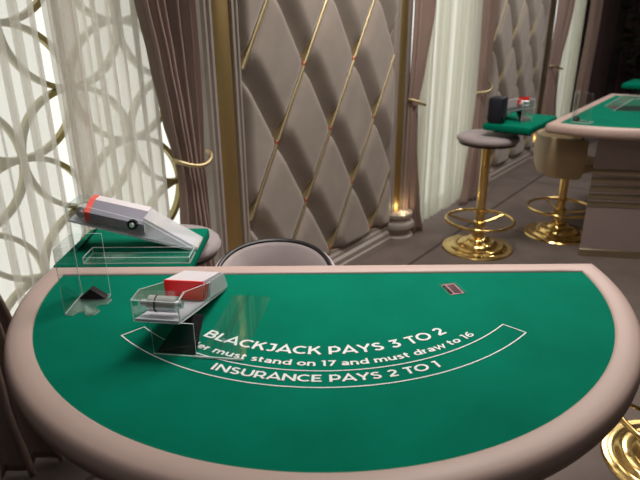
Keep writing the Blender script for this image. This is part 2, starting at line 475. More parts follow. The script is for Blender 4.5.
sheer('pale sheer curtain in the middle window, left of the gold bar stool', 1.80, 2.82, 20, 'sheer_dense', 23, over=1.2)
sheer('pale sheer curtain in the farthest window, above the second table', 5.12, 6.02, 16, 'sheer_dense', 24, over=1.2)

# gold ring lattice in front of the first window
lat = thing('ring_lattice_screen', 'gold lattice of overlapping rings behind the left sheer curtains', 'lattice screen', W(0), TH)
RR = .236
for i in range(-8, 1):
    for j in range(-6, 8):
        if (i+j) % 2 == 0: continue
        cx = -.6375+.225*(i+4); cz = 1.5775+.225*j
        cx = -2.04+(cx+2.04)*1.05; cz = 1.6+(cz-1.6)*1.05
        if cx < -1.5 or cx > -.2 or cz < .2 or cz > 2.7: continue
        pts = []
        a_ok = [a for a in range(72)]
        bm = bmesh.new()
        rows = []
        for a in range(72):
            c, s_ = math.cos(2*PI*a/72), math.sin(2*PI*a/72)
            rows.append([bm.verts.new((max(-1.455, min(-.245, cx+(RR+q)*c)), yy, cz+(RR+q)*s_)) for q, yy in ((-.010, .085), (.010, .085), (.010, .115), (-.010, .115))])
        for a in range(72):
            p, q = rows[a], rows[(a+1) % 72]
            for k in range(4): bm.faces.new((p[k], p[(k+1) % 4], q[(k+1) % 4], q[k]))
        bmesh.ops.recalc_face_normals(bm, faces=bm.faces)
        finish('ring', bm, M['ring'], lat)

# ------------------------------------------------------------------ stroke lettering
SW = .185
def arc(cx, cy, rx, ry, a0, a1, n=14):
    return [(cx+rx*math.cos(math.radians(a0+(a1-a0)*i/n)), cy+ry*math.sin(math.radians(a0+(a1-a0)*i/n))) for i in range(n+1)]
h = SW/2; T_ = 1-h; XH = .74; XT = XH-h
G = {
 'B': (.76, [[(.1, 0), (.1, 1)], [(.1, T_), (.40, T_)]+arc(.40, (T_+.52)/2, .20, (T_-.52)/2, 90, -90)+[(.1, .52)], [(.1, .52), (.44, .52)]+arc(.44, (.52+h)/2, .215, (.52-h)/2, 90, -90)+[(.1, h)]]),
 'L': (.60, [[(.1, 1), (.1, h), (.56, h)]]),
 'A': (.86, [[(.04, 0), (.43, .97), (.82, 0)], [(.19, .27), (.67, .27)]]),
 'C': (.80, [arc(.46, .5, .385, .41, 48, 312, 24)]),
 'K': (.76, [[(.1, 0), (.1, 1)], [(.66, 1), (.14, .42)], [(.34, .62), (.70, 0)]]),
 'J': (.58, [[(.10, T_), (.44, T_), (.44, .36)]+arc(.25, .34, .19, .25, 0, -140, 12)]),
 'P': (.72, [[(.1, 0), (.1, 1)], [(.1, T_), (.38, T_)]+arc(.38, (T_+.33)/2, .25, (T_-.33)/2, 90, -90)+[(.1, .33)]]),
 'Y': (.78, [[(.04, 1), (.39, .42), (.74, 1)], [(.39, .45), (.39, 0)]]),
 'S': (.68, [arc(.34, .715, .22, .19, 28, 180, 10)+arc(.34, .5+.02, .22, .02, 180, 181, 1)[:0]+[(.15, .62), (.25, .54), (.45, .48), (.54, .39)]+arc(.34, .285, .235, .195, 10, -152, 12)]),
 'T': (.68, [[(.02, T_), (.66, T_)], [(.34, T_), (.34, 0)]]),
 'O': (.92, [arc(.46, .5, .395, .41, 90, 450, 32)]),
 'I': (.30, [[(.15, 0), (.15, 1)]]),
 'N': (.86, [[(.1, 0), (.1, 1)], [(.1, .93), (.76, .07)], [(.76, 0), (.76, 1)]]),
 'U': (.82, [[(.1, 1), (.1, .40)]+arc(.41, .40, .31, .31, 180, 360, 16)+[(.72, 1)]]),
 'R': (.76, [[(.1, 0), (.1, 1)], [(.1, T_), (.38, T_)]+arc(.38, (T_+.34)/2, .25, (T_-.34)/2, 90, -90)+[(.1, .34)], [(.40, .34), (.67, 0)]]),
 'E': (.68, [[(.1, 0), (.1, 1)], [(.1, T_), (.62, T_)], [(.1, .5), (.56, .5)], [(.1, h), (.63, h)]]),
 'D': (.86, [[(.1, 0), (.1, 1)], [(.1, T_), (.38, T_)]+arc(.38, .5, .38, .41, 90, -90, 18)+[(.1, h)]]),
 '2': (.66, [arc(.32, .68, .22, .225, 160, -30, 14)+[(.10, h+.02)], [(.06, h), (.62, h)]]),
 '3': (.66, [[(.08, T_), (.52, T_), (.30, .58)]+arc(.31, .325, .235, .235, 80, -150, 14)]),
 '1': (.42, [[(.02, T_), (.25, T_)], [(.25, 1), (.25, 0)]]),
 '7': (.64, [[(.06, T_), (.56, T_), (.22, 0)]]),
 '6': (.68, [arc(.35, .32, .245, .23, 90, 450, 22), arc(.46, .42, .36, .49, 72, 180, 12)+[(.10, .34)]]),
 'e': (.66, [[(.12, .38), (.56, .38)]+arc(.33, XH/2, .235, XH/2-h, 2, 318, 22)]),
 'a': (.62, [arc(.29, XH-.27, .20, .18, 155, 0, 10)+[(.49, 0)], arc(.29, .225, .185, .14, 90, 450, 16)]),
 'l': (.28, [[(.14, 0), (.14, 1.04)]]),
 'r': (.42, [[(.1, 0), (.1, XH)], [(.1, .40)]+arc(.33, .40, .23, .25, 180, 92, 8)]),
 'm': (1.06, [[(.1, 0), (.1, XH)], [(.1, .40)]+arc(.30, .42, .20, .225, 180, 0, 12)+[(.50, 0)], [(.53, .40)]+arc(.73, .42, .20, .225, 180, 0, 12)+[(.93, 0)]]),
 'u': (.68, [[(.1, XH), (.1, .33)]+arc(.32, .32, .22, .225, 180, 360, 12)+[(.54, .33)], [(.57, XH), (.57, 0)]]),
 's': (.54, [arc(.28, .535, .165, .115, 30, 180, 8)+[(.15, .46), (.38, .34)]+arc(.27, .21, .175, .12, 25, -155, 10)]),
 't': (.44, [[(.17, .93), (.17, .24)]+arc(.31, .23, .14, .14, 180, 290, 6), [(.02, XT), (.40, XT)]]),
 'n': (.68, [[(.1, 0), (.1, XH)], [(.1, .40)]+arc(.33, .42, .225, .225, 180, 0, 12)+[(.555, 0)]]),
 'd': (.72, [[(.60, 0), (.60, 1.04)], arc(.34, XH/2, .245, XH/2-h, 90, 450, 22)]),
 'o': (.70, [arc(.35, XH/2, .255, XH/2-h, 90, 450, 22)]),
 'w': (.98, [[(.04, XH), (.26, .04), (.49, .68), (.72, .04), (.94, XH)]]),
 ' ': (.28, []),
}
def offset_poly(path, w):
    n = len(path); closed = n > 3 and (Vector(path[0])-Vector(path[-1])).length < 1e-4
    if closed: path = path[:-1]; n -= 1
    L, R = [], []
    for i in range(n):
        p = Vector(path[i])
        a = Vector(path[i-1]) if (i > 0 or closed) else None
        b = Vector(path[(i+1) % n]) if (i < n-1 or closed) else None
        d1 = (p-a).normalized() if a is not None else None
        d2 = (b-p).normalized() if b is not None else None
        if d1 is None: d1 = d2
        if d2 is None: d2 = d1
        t = (d1+d2)
        if t.length < 1e-4: t = d1.copy()
        t.normalize(); nn = Vector((-t.y, t.x)); c = max(.45, nn.dot(Vector((-d1.y, d1.x))))
        L.append(p+nn*(w/c)); R.append(p-nn*(w/c))
    return L, R, closed
def lettering(bm, text, r0, cap, a0, a1, C, z, track=.06, weight=.96):
    total = sum(G[c][0]+track for c in text)-track
    ax = (math.radians(a1)-math.radians(a0))*r0/total      # metres per unit, along the arc
    x = 0
    k = 0
    for ch in text:
        adv, strokes = G[ch]
        for st in strokes:
            L, R, closed = offset_poly(st, SW/2*weight)
            def place(p):
                rr = r0-p.y*cap; ph = math.radians(a0)+(x+p.x)*ax/r0
                return bm.verts.new((C[0]+rr*math.sin(ph), C[1]-rr*math.cos(ph), z+k*.00002))
            # subdivide long strokes a little so they follow the arc
            lv = [place(p) for p in L]; rv = [place(p) for p in R]
            n = len(lv)
            for i in range(n if closed else n-1):
                j = (i+1) % n
                try: bm.faces.new((rv[i], rv[j], lv[j], lv[i]))
                except ValueError: pass
            k = (k+1) % 5
        x += adv+track
    return bm

# ------------------------------------------------------------------ blackjack tables
def d_outline(R, yb, d, na=72, ns=24):
    r = R+d; y = yb+d; al = math.asin(max(-1, min(1, y/r)))
    pts = [(r*math.cos(al-(PI+2*al)*i/na), r*math.sin(al-(PI+2*al)*i/na)) for i in range(na+1)]
    xl, xr = pts[-1][0], pts[0][0]
    pts += [(xl+(xr-xl)*i/ns, y) for i in range(1, ns)]
    return pts
def loft(bm, R, yb, prof, cap0=False, cap1=False, mi=0):
    rows = [[bm.verts.new((x, y, z)) for x, y in d_outline(R, yb, d)] for d, z in prof]
    n = len(rows[0])
    for a, b in zip(rows, rows[1:]):
        for i in range(n):
            bm.faces.new((a[i], a[(i+1) % n], b[(i+1) % n], b[i])).material_index = mi
    if cap0: bm.faces.new(rows[0][::-1]).material_index = mi
    if cap1: bm.faces.new(rows[-1]).material_index = mi
    bmesh.ops.recalc_face_normals(bm, faces=bm.faces)

def make_table(label, loc, rotz, R, yb, H, printed, C=(0, .137)):
    t = thing('blackjack_table', label, 'table', loc, rotz)
    bm = bmesh.new(); loft(bm, R, yb, [(.012, H-.03), (.012, H-.012), (.0005, H)], True, True)
    finish('felt', bm, M['felt'], t, smooth=False)
    bm = bmesh.new()
    loft(bm, R, yb, [(-.001, H-.02), (-.0005, H+.002), (.002, H+.0055), (.008, H+.0075), (.030, H+.008), (.048, H+.0065), (.058, H+.002), (.064, H-.007), (.0675, H-.020), (.068, H-.030), (.066, H-.043), (.061, H-.053), (.05, H-.059), (-.02, H-.062)])
    finish('padded_rim', bm, M['rim'], t)
    def poly(k, d=0.0):
        rr = (R+.012)*k+d
        pts = [(rr*e*math.cos(math.radians(q)), rr*e*math.sin(math.radians(q))) for q, e in ((-11, .90), (-54, .97), (-126, .97), (-169, .90))]
        ytop = -.14*k+d
        return pts+[(pts[-1][0]*.86, ytop), (pts[0][0]*.86, ytop)]
    def ploft(bm, rows, cap=False):
        vr = [[bm.verts.new((x, y, z)) for x, y in poly(k, d)] for k, d, z in rows]
        n = len(vr[0])
        for p, q in zip(vr, vr[1:]):
            for i in range(n): bm.faces.new((p[i], p[(i+1) % n], q[(i+1) % n], q[i]))
        if cap: bm.faces.new(vr[0]); bm.faces.new(vr[-1])
        bmesh.ops.recalc_face_normals(bm, faces=bm.faces)
    kz = lambda z: 1.0-.07*(H-.06-z)/(H-.06)
    b = bmesh.new(); ploft(b, [(kz(z), 0, z) for z in (H-.062, .4, 0)], True)
    base = finish('pedestal_base', b, M['base'], t, smooth=False)
    for i in range(5):
        z = H*.40+i*.056; k = kz(z)
        b = bmesh.new(); ploft(b, [(k, -.002, z), (k, .004, z+.003), (k, .007, z+.014), (k, .007, z+.032), (k, .004, z+.043), (k, -.002, z+.046)])
        finish('gold_slat', b, M['gold_slat'], base)
    b = bmesh.new(); ploft(b, [(kz(0), 0, 0), (kz(0), .012, 0), (kz(0), .012, .05), (kz(0), 0, .058)])
    finish('gold_plinth', b, M['gold_slat'], base)
    if printed:
        b = bmesh.new(); z = H+.0012
        lettering(b, 'BLACKJACK PAYS 3 TO 2', .562, .0345, -32.6, 33.6, C, z)
        finish('felt_print', b, M['print'], t, smooth=False)
        b = bmesh.new(); lettering(b, 'Dealer must stand on 17 and must draw to 16', .6100, .0222, -38.2, 38.2, C, z, weight=.98)
        finish('felt_print', b, M['print'], t, smooth=False)
        b = bmesh.new(); lettering(b, 'INSURANCE PAYS 2 TO 1', .6705, .0262, -22.9, 23.6, C, z)
        finish('felt_print', b, M['print'], t, smooth=False)
        # the curved insurance box
        b = bmesh.new(); w = .0016
        def P(r, a): return (C[0]+r*math.sin(math.radians(a)), C[1]-r*math.cos(math.radians(a)))
        AE = 47.2; n = 80
        for r in (.6293, .6910):
            grid(b, [[P(r+q, -AE+2*AE*i/n)+(z,) for i in range(n+1)] for q in (w, -w)])
        for s in (-1, 1):
            p, q = P(.6293-w, s*AE), P(.6910+w, s*AE); dx, dy = q[0]-p[0], q[1]-p[1]; L = math.hypot(dx, dy); nx, ny = -dy/L*w, dx/L*w
            vs = [b.verts.new((p[0]+nx, p[1]+ny, z+.0001)), b.verts.new((q[0]+nx, q[1]+ny, z+.0001)), b.verts.new((q[0]-nx, q[1]-ny, z+.0001)), b.verts.new((p[0]-nx, p[1]-ny, z+.0001))]
            b.faces.new(vs)
        bmesh.ops.recalc_face_normals(b, faces=b.faces)
        for f in b.faces:
            if f.normal.z < 0: f.normal_flip()
        finish('insurance_box', b, M['print'], t, smooth=False)
    return t

TX, TY, TZ = .0077, 1.587, .85
make_table('large blackjack table in the foreground, green felt, white printed rules, taupe padded rim', (TX, TY, 0), 0, .803, .027, TZ, True)
K2 = .944; T2O = Vector((2.09, 4.42, 0)); T2 = (T2O+Vector((.17, .20, 0)))*K2; T2H = .92; T2R = .84; T2YB = .085
t2 = make_table('second blackjack table at right with gold slats on its grey base', T2, TH, T2R, T2YB, T2H, False)
T3 = (T2O+Vector((2.07, 2.25, 0)))*K2
def local2(c, x, y, z=0):
    return (c.x+x*math.cos(TH)-y*math.sin(TH), c.y+x*math.sin(TH)+y*math.cos(TH), z)
t3 = dup(t2, T3, TH, 'third blackjack table at the right photo edge, beyond the second table')

def make_leaf(label, loc, rotz, w, d, ztop, ov=.004):
    t = thing('side_leaf', label, 'side table', loc, rotz, 'green side leaves of the tables')
    bm = bmesh.new(); box(bm, 0, w, ov, d, ztop-.045, ztop, bev=.012)
    finish('felt_top', bm, M['felt'], t)
    for x in (.05, w-.05):
        bm = bmesh.new(); box(bm, x-.012, x+.012, ov+.01, d-.07, ztop-.057, ztop-.046)
        finish('support_bracket', bm, M['black_matte'], t, smooth=False)
    return t
L1 = (-.865, 1.684)
make_leaf('green felt side leaf behind the left corner of the foreground table', (L1[0], L1[1], 0), 0, .448, .355, .85)
L2 = Vector(local2(T2O, -.90, .175))*K2
lf2 = make_leaf('green felt side leaf on the second table, above the gold stool', L2, TH, .57, .32, T2H)
L3 = Vector(local2(T3, -.85, T2YB+.08))
dup(lf2, L3, TH, 'green felt side leaf of the third table, at the right photo edge', 'green side leaves of the tables')

# ------------------------------------------------------------------ dealing shoes
def make_shoe(label, loc, rotz, side_mat='pgrey', red='red', chamfer=False, leg_shift=.034, legw=.104, tray=True,
              L=.35, zf=.087, y0=.195, y1=.335, zt=.101, slope=.27, wb=.052, dx=.0):
    t = thing('dealing_shoe', label, 'dealing shoe', loc, rotz)
    A2 = [M['acr'], M['acr_edge']]
    sl = lambda y: max(.001, zf-(zf-.001)*y/L)          # underside of the body
    top = lambda y: zt-slope*(y-y0)
    ft = zf+.055
    bm = bmesh.new(); prism(bm, [(0, sl(0)), (L, sl(L)), (L, sl(L)+.006), (0, sl(0)+.006)], axis='x', a0=-.053, a1=.053)
    finish('bed_plate', bm, M['pgrey'], t, smooth=False)
    bm = bmesh.new(); box(bm, -.055, .055, -.003, .0, sl(0), ft, edge_mi=1)
    finish('clear_front', bm, A2, t, smooth=False)
    for s in (-1, 1):
        bm = bmesh.new()
        prism(bm, [(.0, sl(0)), (L, sl(L)), (L, .012), (y1, max(.03, top(y1)-.012)), (y0, top(y0)-.006), (.045, ft+.004), (0, ft)], axis='x', a0=s*.0555-.0015, a1=s*.0555+.0015, edge_mi=1)
        finish('clear_side', bm, A2, t, smooth=False)
    bm = bmesh.new(); prism(bm, [(0, ft), (.045, ft+.004), (.045, ft+.007), (0, ft+.003)], axis='x', a0=-.0535, a1=.0535, mi=1, edge_mi=0)
    finish('clear_lid', bm, A2, t, smooth=False)
    ry, rz = .040, zf+.027
    def cyl(r, x0, x1):
        bmesh.ops.create_cone(bm, cap_ends=True, segments=28, radius1=r, radius2=r, depth=x1-x0, matrix=Matrix.Translation(((x0+x1)/2, ry, rz)) @ Matrix.Rotation(PI/2, 4, 'Y'))
    bm = bmesh.new(); cyl(.0195, -.031, .038); rl = finish('roller', bm, M['chrome'], t)
    bm = bmesh.new(); cyl(.0207, -.014, -.010); finish('roller_band', bm, M['black'], rl)
    for q in ((-.05, -.031), (.038, .05)):
        bm = bmesh.new(); cyl(.009, *q); finish('axle_end', bm, M['chrome'], rl)
    def block(name, ya, yb_, mats):
        bm = bmesh.new(); ring = []
        for y in (ya, yb_):
            hb = max(.012, min(.056, top(y)-sl(y)-.008))
            if chamfer: sec = [(-wb, -hb), (wb, -hb), (wb, -.026), (-.010, 0), (-wb, 0)]
            else: sec = [(-wb, -hb), (wb, -hb), (wb, 0), (-wb, 0)]
            ring.append([bm.verts.new((dx+x, y, top(y)+z)) for x, z in sec])
        n = len(ring[0])
        bm.faces.new(ring[0][::-1]); bm.faces.new(ring[1])
        for i in range(n):
            f = bm.faces.new((ring[0][i], ring[0][(i+1) % n], ring[1][(i+1) % n], ring[1][i]))
            if 1 <= i <= n-3: f.material_index = 1 if len(mats) > 1 else 0
        bmesh.ops.recalc_face_normals(bm, faces=bm.faces)
        return finish(name, bm, mats, t, smooth=False)
    block('red_front', y0-(.017 if chamfer else .008), y0, [M[red]])
    block('white_cover', y0+.0002, y1, [M['white'], M[side_mat]])
    if not chamfer:
        bm = bmesh.new(); prism(bm, [(y0-.004, top(y0)-.002), (y0+.030, top(y0+.03)-.010), (y0+.005, sl(y0)+.012), (y0-.004, sl(y0)+.012)], axis='x', a0=wb+.0002, a1=wb+.0014)
        finish('red_wedge', bm, M[red], t, smooth=False)
    if not chamfer:
        bm = bmesh.new(); prism(bm, [(y0+.012, sl(y0)+.010), (y0+.034, top(y0+.034)-.002), (y1, top(y1)-.001), (L+.012, .012), (L+.012, .004)], axis='x', a0=.0575, a1=.0595)
        finish('milky_side', bm, M['acr_milky'], t, smooth=False)
    bm = bmesh.new()
    za = top(y1)
    lo = [(-.05, y1+.0005, sl(y1)+.002), (.05, y1+.0005, sl(y1)+.002), (.05, L+.02, .001), (-.05, L+.02, .001)]
    hi = [(-.05, y1+.0005, za-.003), (.05, y1+.0005, za-.003), (.05, L+.02, .010), (-.05, L+.02, .010)]
    vl = [bm.verts.new(p) for p in lo]; vh = [bm.verts.new(p) for p in hi]
    bm.faces.new(vl[::-1]); bm.faces.new(vh)
    for i in range(4): bm.faces.new((vl[i], vl[(i+1) % 4], vh[(i+1) % 4], vh[i]))
    bmesh.ops.recalc_face_normals(bm, faces=bm.faces)
    finish('milky_rear', bm, M['acr_milky'], t, smooth=False)
    if chamfer:
        ky = y1-.035; kz = top(ky)-.030
        bm = bmesh.new()
        bmesh.ops.create_cone(bm, cap_ends=True, segments=24, radius1=.017, radius2=.017, depth=.012, matrix=Matrix.Translation((wb+.0065, ky, kz)) @ Matrix.Rotation(PI/2, 4, 'Y'))
        kn = finish('side_knob', bm, M['black'], t)
        bm = bmesh.new()
        bmesh.ops.create_cone(bm, cap_ends=True, segments=20, radius1=.009, radius2=.007, depth=.006, matrix=Matrix.Translation((wb+.0155, ky, kz)) @ Matrix.Rotation(PI/2, 4, 'Y'))
        finish('knob_cap', bm, M['chrome'], kn)
    x0, x1 = leg_shift-legw/2, leg_shift+legw/2
    bm = bmesh.new(); box(bm, x0, x1, .0015, .0045, .0, sl(0), edge_mi=1)
    finish('stand_front', bm, A2, t, smooth=False)
    bm = bmesh.new()
    b0 = [(x0+.004, .008, .0006), (x1-.004, .008, .0006), (x1-.004, .085, sl(.085)-.003), (x0+.045, .085, sl(.085)-.003)]
    va = [bm.verts.new(p) for p in b0]; vb = [bm.verts.new((p[0], p[1]+.006, p[2])) for p in b0]
    bm.faces.new(va); bm.faces.new(vb[::-1])
    for i in range(4): bm.faces.new((va[i], vb[i], vb[(i+1) % 4], va[(i+1) % 4]))
    bmesh.ops.recalc_face_normals(bm, faces=bm.faces)
    finish('black_ramp', bm, M['black'], t, smooth=False)
    if tray:
        bm = bmesh.new(); box(bm, x1+.002, x1+.112, .0, .32, .0, .003, edge_mi=1)
        finish('clear_base_plate', bm, [M['acr_thin'], M['acr_thin']], t, smooth=False)
        bm = bmesh.new(); box(bm, x1-.006, x1+.112, -.003, .0, .0, .004); finish('plate_lip', bm, M['acr_edge'], t, smooth=False)
        bm = bmesh.new(); prism(bm, [(.03, .003), (.32, .003), (.32, .012), (.20, .045), (.03, .02)], axis='x', a0=x1+.050, a1=x1+.0525, edge_mi=0)
        finish('clear_guide', bm, A2, t, smooth=False)
    return t
make_shoe('clear dealing shoe with white and red top standing on the foreground table felt', (-.378, 1.166, TZ+.0012), math.radians(-7.5), dx=-.004)
make_shoe('clear dealing shoe with coral red end and grey side on the left green side leaf', (-.838, 1.862, TZ), -PI/2, side_mat='mgrey', red='coral', chamfer=True, leg_shift=.0, tray=False,
          L=.40, zf=.108, y0=.074, y1=.25, zt=.165, slope=.25, wb=.056)
make_shoe('small far dealing shoe with red top on the second table side leaf', (1.455*K2, 4.05*K2, T2H), math.radians(32), tray=False, leg_shift=0, L=.27, y0=.05, y1=.18, zt=.155)

# ------------------------------------------------------------------ discard holders
def make_discard(label, loc, rotz):
    t = thing('discard_holder', label, 'card holder', loc, rotz, 'tall acrylic discard holders')
    A2 = [M['acr'], M['acr_edge']]
    bm = bmesh.new(); box(bm, 0, .0025, 0, .118, .004, .192, edge_mi=1); finish('clear_side', bm, A2, t, smooth=False)
    bm = bmesh.new(); box(bm, .0026, .084, .1155, .118, .004, .190, edge_mi=1); finish('clear_back', bm, A2, t, smooth=False)
    pts = [(0, 0), (.020, -.004), (.030, .012), (.048, .016), (.056, -.004), (.078, -.002), (.088, .018), (.074, .034), (.066, .052), (.092, .060), (.098, .084), (.084, .096), (.084, .118), (0, .118)]
    bm = bmesh.new(); prism(bm, pts, axis='z', a0=0, a1=.0038, edge_mi=1); finish('clear_base', bm, [M['acr_smoke'], M['acr_edge']], t, smooth=False)
    bm = bmesh.new(); prism(bm, [(.004, .0042), (.079, .0042), (.040, .034)], axis='y', a0=.088, a1=.112)
    finish('black_pad', bm, M['black_matte'], t, smooth=False)
    return t
dh = make_discard('tall clear acrylic discard holder with black pad on the left of the foreground felt', (-.685, 1.361, TZ+.0008), 0)
dup(dh, (1.85*K2, 3.95*K2, T2H+.0008), TH*.9, 'faint tall acrylic discard holder on the second table near its corner', 'tall acrylic discard holders')

# clear tray on the leaf
t = thing('acrylic_tray', 'low clear acrylic tray on the left green side leaf, behind the rim', 'tray', (-.765, 1.70, TZ+.0005))
bm = bmesh.new(); box(bm, 0, .345, 0, .09, 0, .003, edge_mi=1); finish('tray_floor', bm, [M['acr'], M['acr_edge']], t, smooth=False)
for a in ((0, .345, 0, .003), (0, .345, .087, .09), (0, .003, .003, .087), (.342, .345, .003, .087)):
    bm = bmesh.new(); box(bm, a[0], a[1], a[2], a[3], .003, .022, edge_mi=1); finish('tray_wall', bm, [M['acr'], M['acr_edge']], t, smooth=False)

# little card reader plaque on the felt
t = thing('card_window', 'small maroon and black plaque under a clear plate at the right of the foreground felt', 'plaque', (.384, 1.500, TZ+.0008), math.radians(14))
bm = bmesh.new(); box(bm, -.026, .026, -.036, .036, .0012, .0030, edge_mi=1); finish('clear_plate', bm, [M['acr_thin'], M['acr_edge']], t, smooth=False)
bm = bmesh.new(); box(bm, -.018, .018, -.030, .030, .0, .0007); finish('card_face', bm, M['maroon'], t, smooth=False)
bm = bmesh.new()
for a in ((-.020, .020, -.032, -.029), (-.020, .020, .029, .032), (-.010, -.007, -.029, .029), (.017, .020, -.029, .029)): box(bm, a[0], a[1], a[2], a[3], .0, .0010)
finish('pink_border', bm, M['pink'], t, smooth=False)
bm = bmesh.new(); box(bm, -.0195, -.0105, -.029, .029, .0, .0010); finish('black_strip', bm, M['black'], t, smooth=False)

# acrylic cover lying on the second table, and its black device on the leaf
c = Vector((2.28*K2, 4.50*K2, T2H+.001))
t = thing('acrylic_cover', 'clear wedge shaped acrylic cover lying on the second table felt', 'cover', c, math.radians(-8))
A2 = [M['acr_smoke'], M['acr_edge']]
bm = bmesh.new(); prism(bm, [(0, 0), (.62, 0), (.62, .085), (.12, .085)], axis='y', a0=0, a1=.004, edge_mi=1); finish('cover_front', bm, A2, t, smooth=False)
bm = bmesh.new(); prism(bm, [(0, 0), (.62, 0), (.62, .085), (.12, .085)], axis='y', a0=.216, a1=.22, edge_mi=1); finish('cover_back', bm, A2, t, smooth=False)
bm = bmesh.new(); prism(bm, [(.004, 0), (.12, .082), (.62, .082), (.62, .085), (.12, .086), (0, .002)], axis='y', a0=.004, a1=.216, mi=1, edge_mi=0); finish('cover_top', bm, A2, t, smooth=False)
bm = bmesh.new(); box(bm, .02, .6, .01, .21, 0, .006); finish('chip_tray', bm, M['black'], t, smooth=False)

P = Vector(local2(T2O, -.835, .44))*K2; P.z = T2H
t = thing('card_shuffler', 'dark navy upright device on the second table side leaf, left of the far shoe', 'card shuffler', P, TH)
bm = bmesh.new(); box(bm, -.055, .055, -.05, .05, 0, .17, bev=.02); finish('housing', bm, M['navy'], t)
bm = bmesh.new(); box(bm, -.035, .035, -.056, -.049, .02, .06, bev=.003); finish('card_slot', bm, M['black'], t)

# ------------------------------------------------------------------ stools and chairs
def gold_foot(t, ztop, rb=.25, ring_r=.235, ring_z=.215):
    bm = bmesh.new()
    lathe(bm, [(0, 0), (rb, 0), (rb*1.005, .006), (rb*.98, .013), (rb*.90, .015), (rb*.84, .013), (rb*.80, .019), (rb*.76, .030), (rb*.71, .034), (rb*.62, .034), (rb*.57, .033), (rb*.545, .042), (rb*.51, .055), (rb*.46, .060), (rb*.38, .060), (rb*.34, .064), (rb*.31, .08), (rb*.26, .088), (.042, .092), (.04, .12), (0, .12)], 56)
    finish('base', bm, M['gold'], t)
    bm = bmesh.new(); lathe(bm, [(0, .1), (.031, .1), (.031, ztop), (0, ztop)], 28); finish('pole', bm, M['gold'], t, angle=.6)
    bm = bmesh.new(); tube(bm, ring_pts(ring_r, ring_z, 56), .0115, 10, True); fr = finish('foot_ring', bm, M['gold'], t)
    for k in range(3):
        a = k*2*PI/3+.5
        bm = bmesh.new(); tube(bm, [(.028*math.cos(a), .028*math.sin(a), ring_z-.03), (.13*math.cos(a), .13*math.sin(a), ring_z-.02), (ring_r*math.cos(a), ring_r*math.sin(a), ring_z)], .008, 8)
        finish('spoke', bm, M['gold'], fr)
    bm = bmesh.new(); lathe(bm, [(.031, ring_z-.055), (.043, ring_z-.05), (.043, ring_z-.01), (.031, ring_z-.005)], 28); finish('collar', bm, M['gold'], t)

def make_stool(label, loc, seat_z, R=.205):
    t = thing('bar_stool', label, 'bar stool', loc, 0, 'gold bar stools')
    gold_foot(t, seat_z-.06)
    bm = bmesh.new(); lathe(bm, [(0, seat_z-.062), (R*.93, seat_z-.062), (R*.95, seat_z-.048), (0, seat_z-.046)], 40); finish('seat_plate', bm, M['piping'], t)
    bm = bmesh.new(); lathe(bm, [(0, seat_z-.046), (R*.96, seat_z-.046), (R, seat_z-.038), (R*1.01, seat_z-.026), (R*.99, seat_z-.014), (R*.93, seat_z-.003), (R*.7, seat_z+.002), (0, seat_z+.003)], 48)
    finish('seat', bm, M['seat_grey'], t)
    return t
make_stool('gold pedestal bar stool with round grey seat, in the open left of the second table', (1.145, 3.88, 0), .83)
make_stool('round pale stool seat tucked behind the left green side leaf', (-.575, 2.085, 0), .787, .184)
make_stool('gold bar stool at the lower right photo edge beside the foreground table', (1.33, 1.71, 0), .83)

def make_tub(label, loc, rotz, mat, seat_z, top_z, R=.235, piping=True, a_span=115, drop=.0):
    t = thing('tub_bar_chair', label, 'bar chair', loc, rotz, 'tub bar chairs')
    gold_foot(t, seat_z-.09, rb=.245)
    bm = bmesh.new(); lathe(bm, [(0, seat_z-.10), (R*.5, seat_z-.10), (R*.88, seat_z-.07), (R*.94, seat_z-.03), (R*.90, seat_z-.005), (0, seat_z+.004)], 40)
    finish('seat', bm, M[mat], t)
    def zt(a): return top_z-drop*(abs(a)/math.radians(a_span))**2.5
    bm = bmesh.new(); n = 40; rows = []
    As = [math.radians(-a_span+2*a_span*i/n) for i in range(n+1)]
    def P(r, a, z): return (r*math.sin(a), r*math.cos(a), z)
    zl = seat_z-.10
    prof = lambda a: [(R*.80, zl-.02), (R*.95, zl), (R+.012, zl+.07), (R+.022, (zl+zt(a))/2), (R+.02, zt(a)-.012), (R+.012, zt(a)), (R-.012, zt(a)), (R-.022, zt(a)-.012), (R-.026, (zl+zt(a))/2), (R-.012, zl+.06)]
    rows = [[P(r, a, z) for a in As] for r, z in [(0, 0)]*0] 
    k = len(prof(0)); rows = [[P(prof(a)[q][0], a, prof(a)[q][1]) for a in As] for q in range(k)]
    vr = grid(bm, rows)
    bm.faces.new([r[0] for r in vr]); bm.faces.new([r[-1] for r in vr][::-1])
    bmesh.ops.recalc_face_normals(bm, faces=bm.faces)
    bk = finish('backrest', bm, M[mat], t)
    if piping:
        bm = bmesh.new(); tube(bm, [P(R-.004, a, zt(a)+.003) for a in As], .0085, 8); finish('piping', bm, M['piping'], bk)
    return t
make_tub('grey velvet dealer chair with black piping behind the foreground table', (-.160, 1.80, 0), 0, 'velvet_grey', .58, .806, R=.205, drop=.07, a_span=100)
tub2 = make_tub('cream tub bar chair with gold base tucked under the corner of the second table', (1.83, 4.15, 0), TH+.3, 'cream', .60, .775, R=.225, piping=False)
dup(tub2, local2(T3, -.62, T2YB+.069+.20), TH, 'cream tub bar chair under the third table leaf at the right photo edge', 'tub bar chairs')

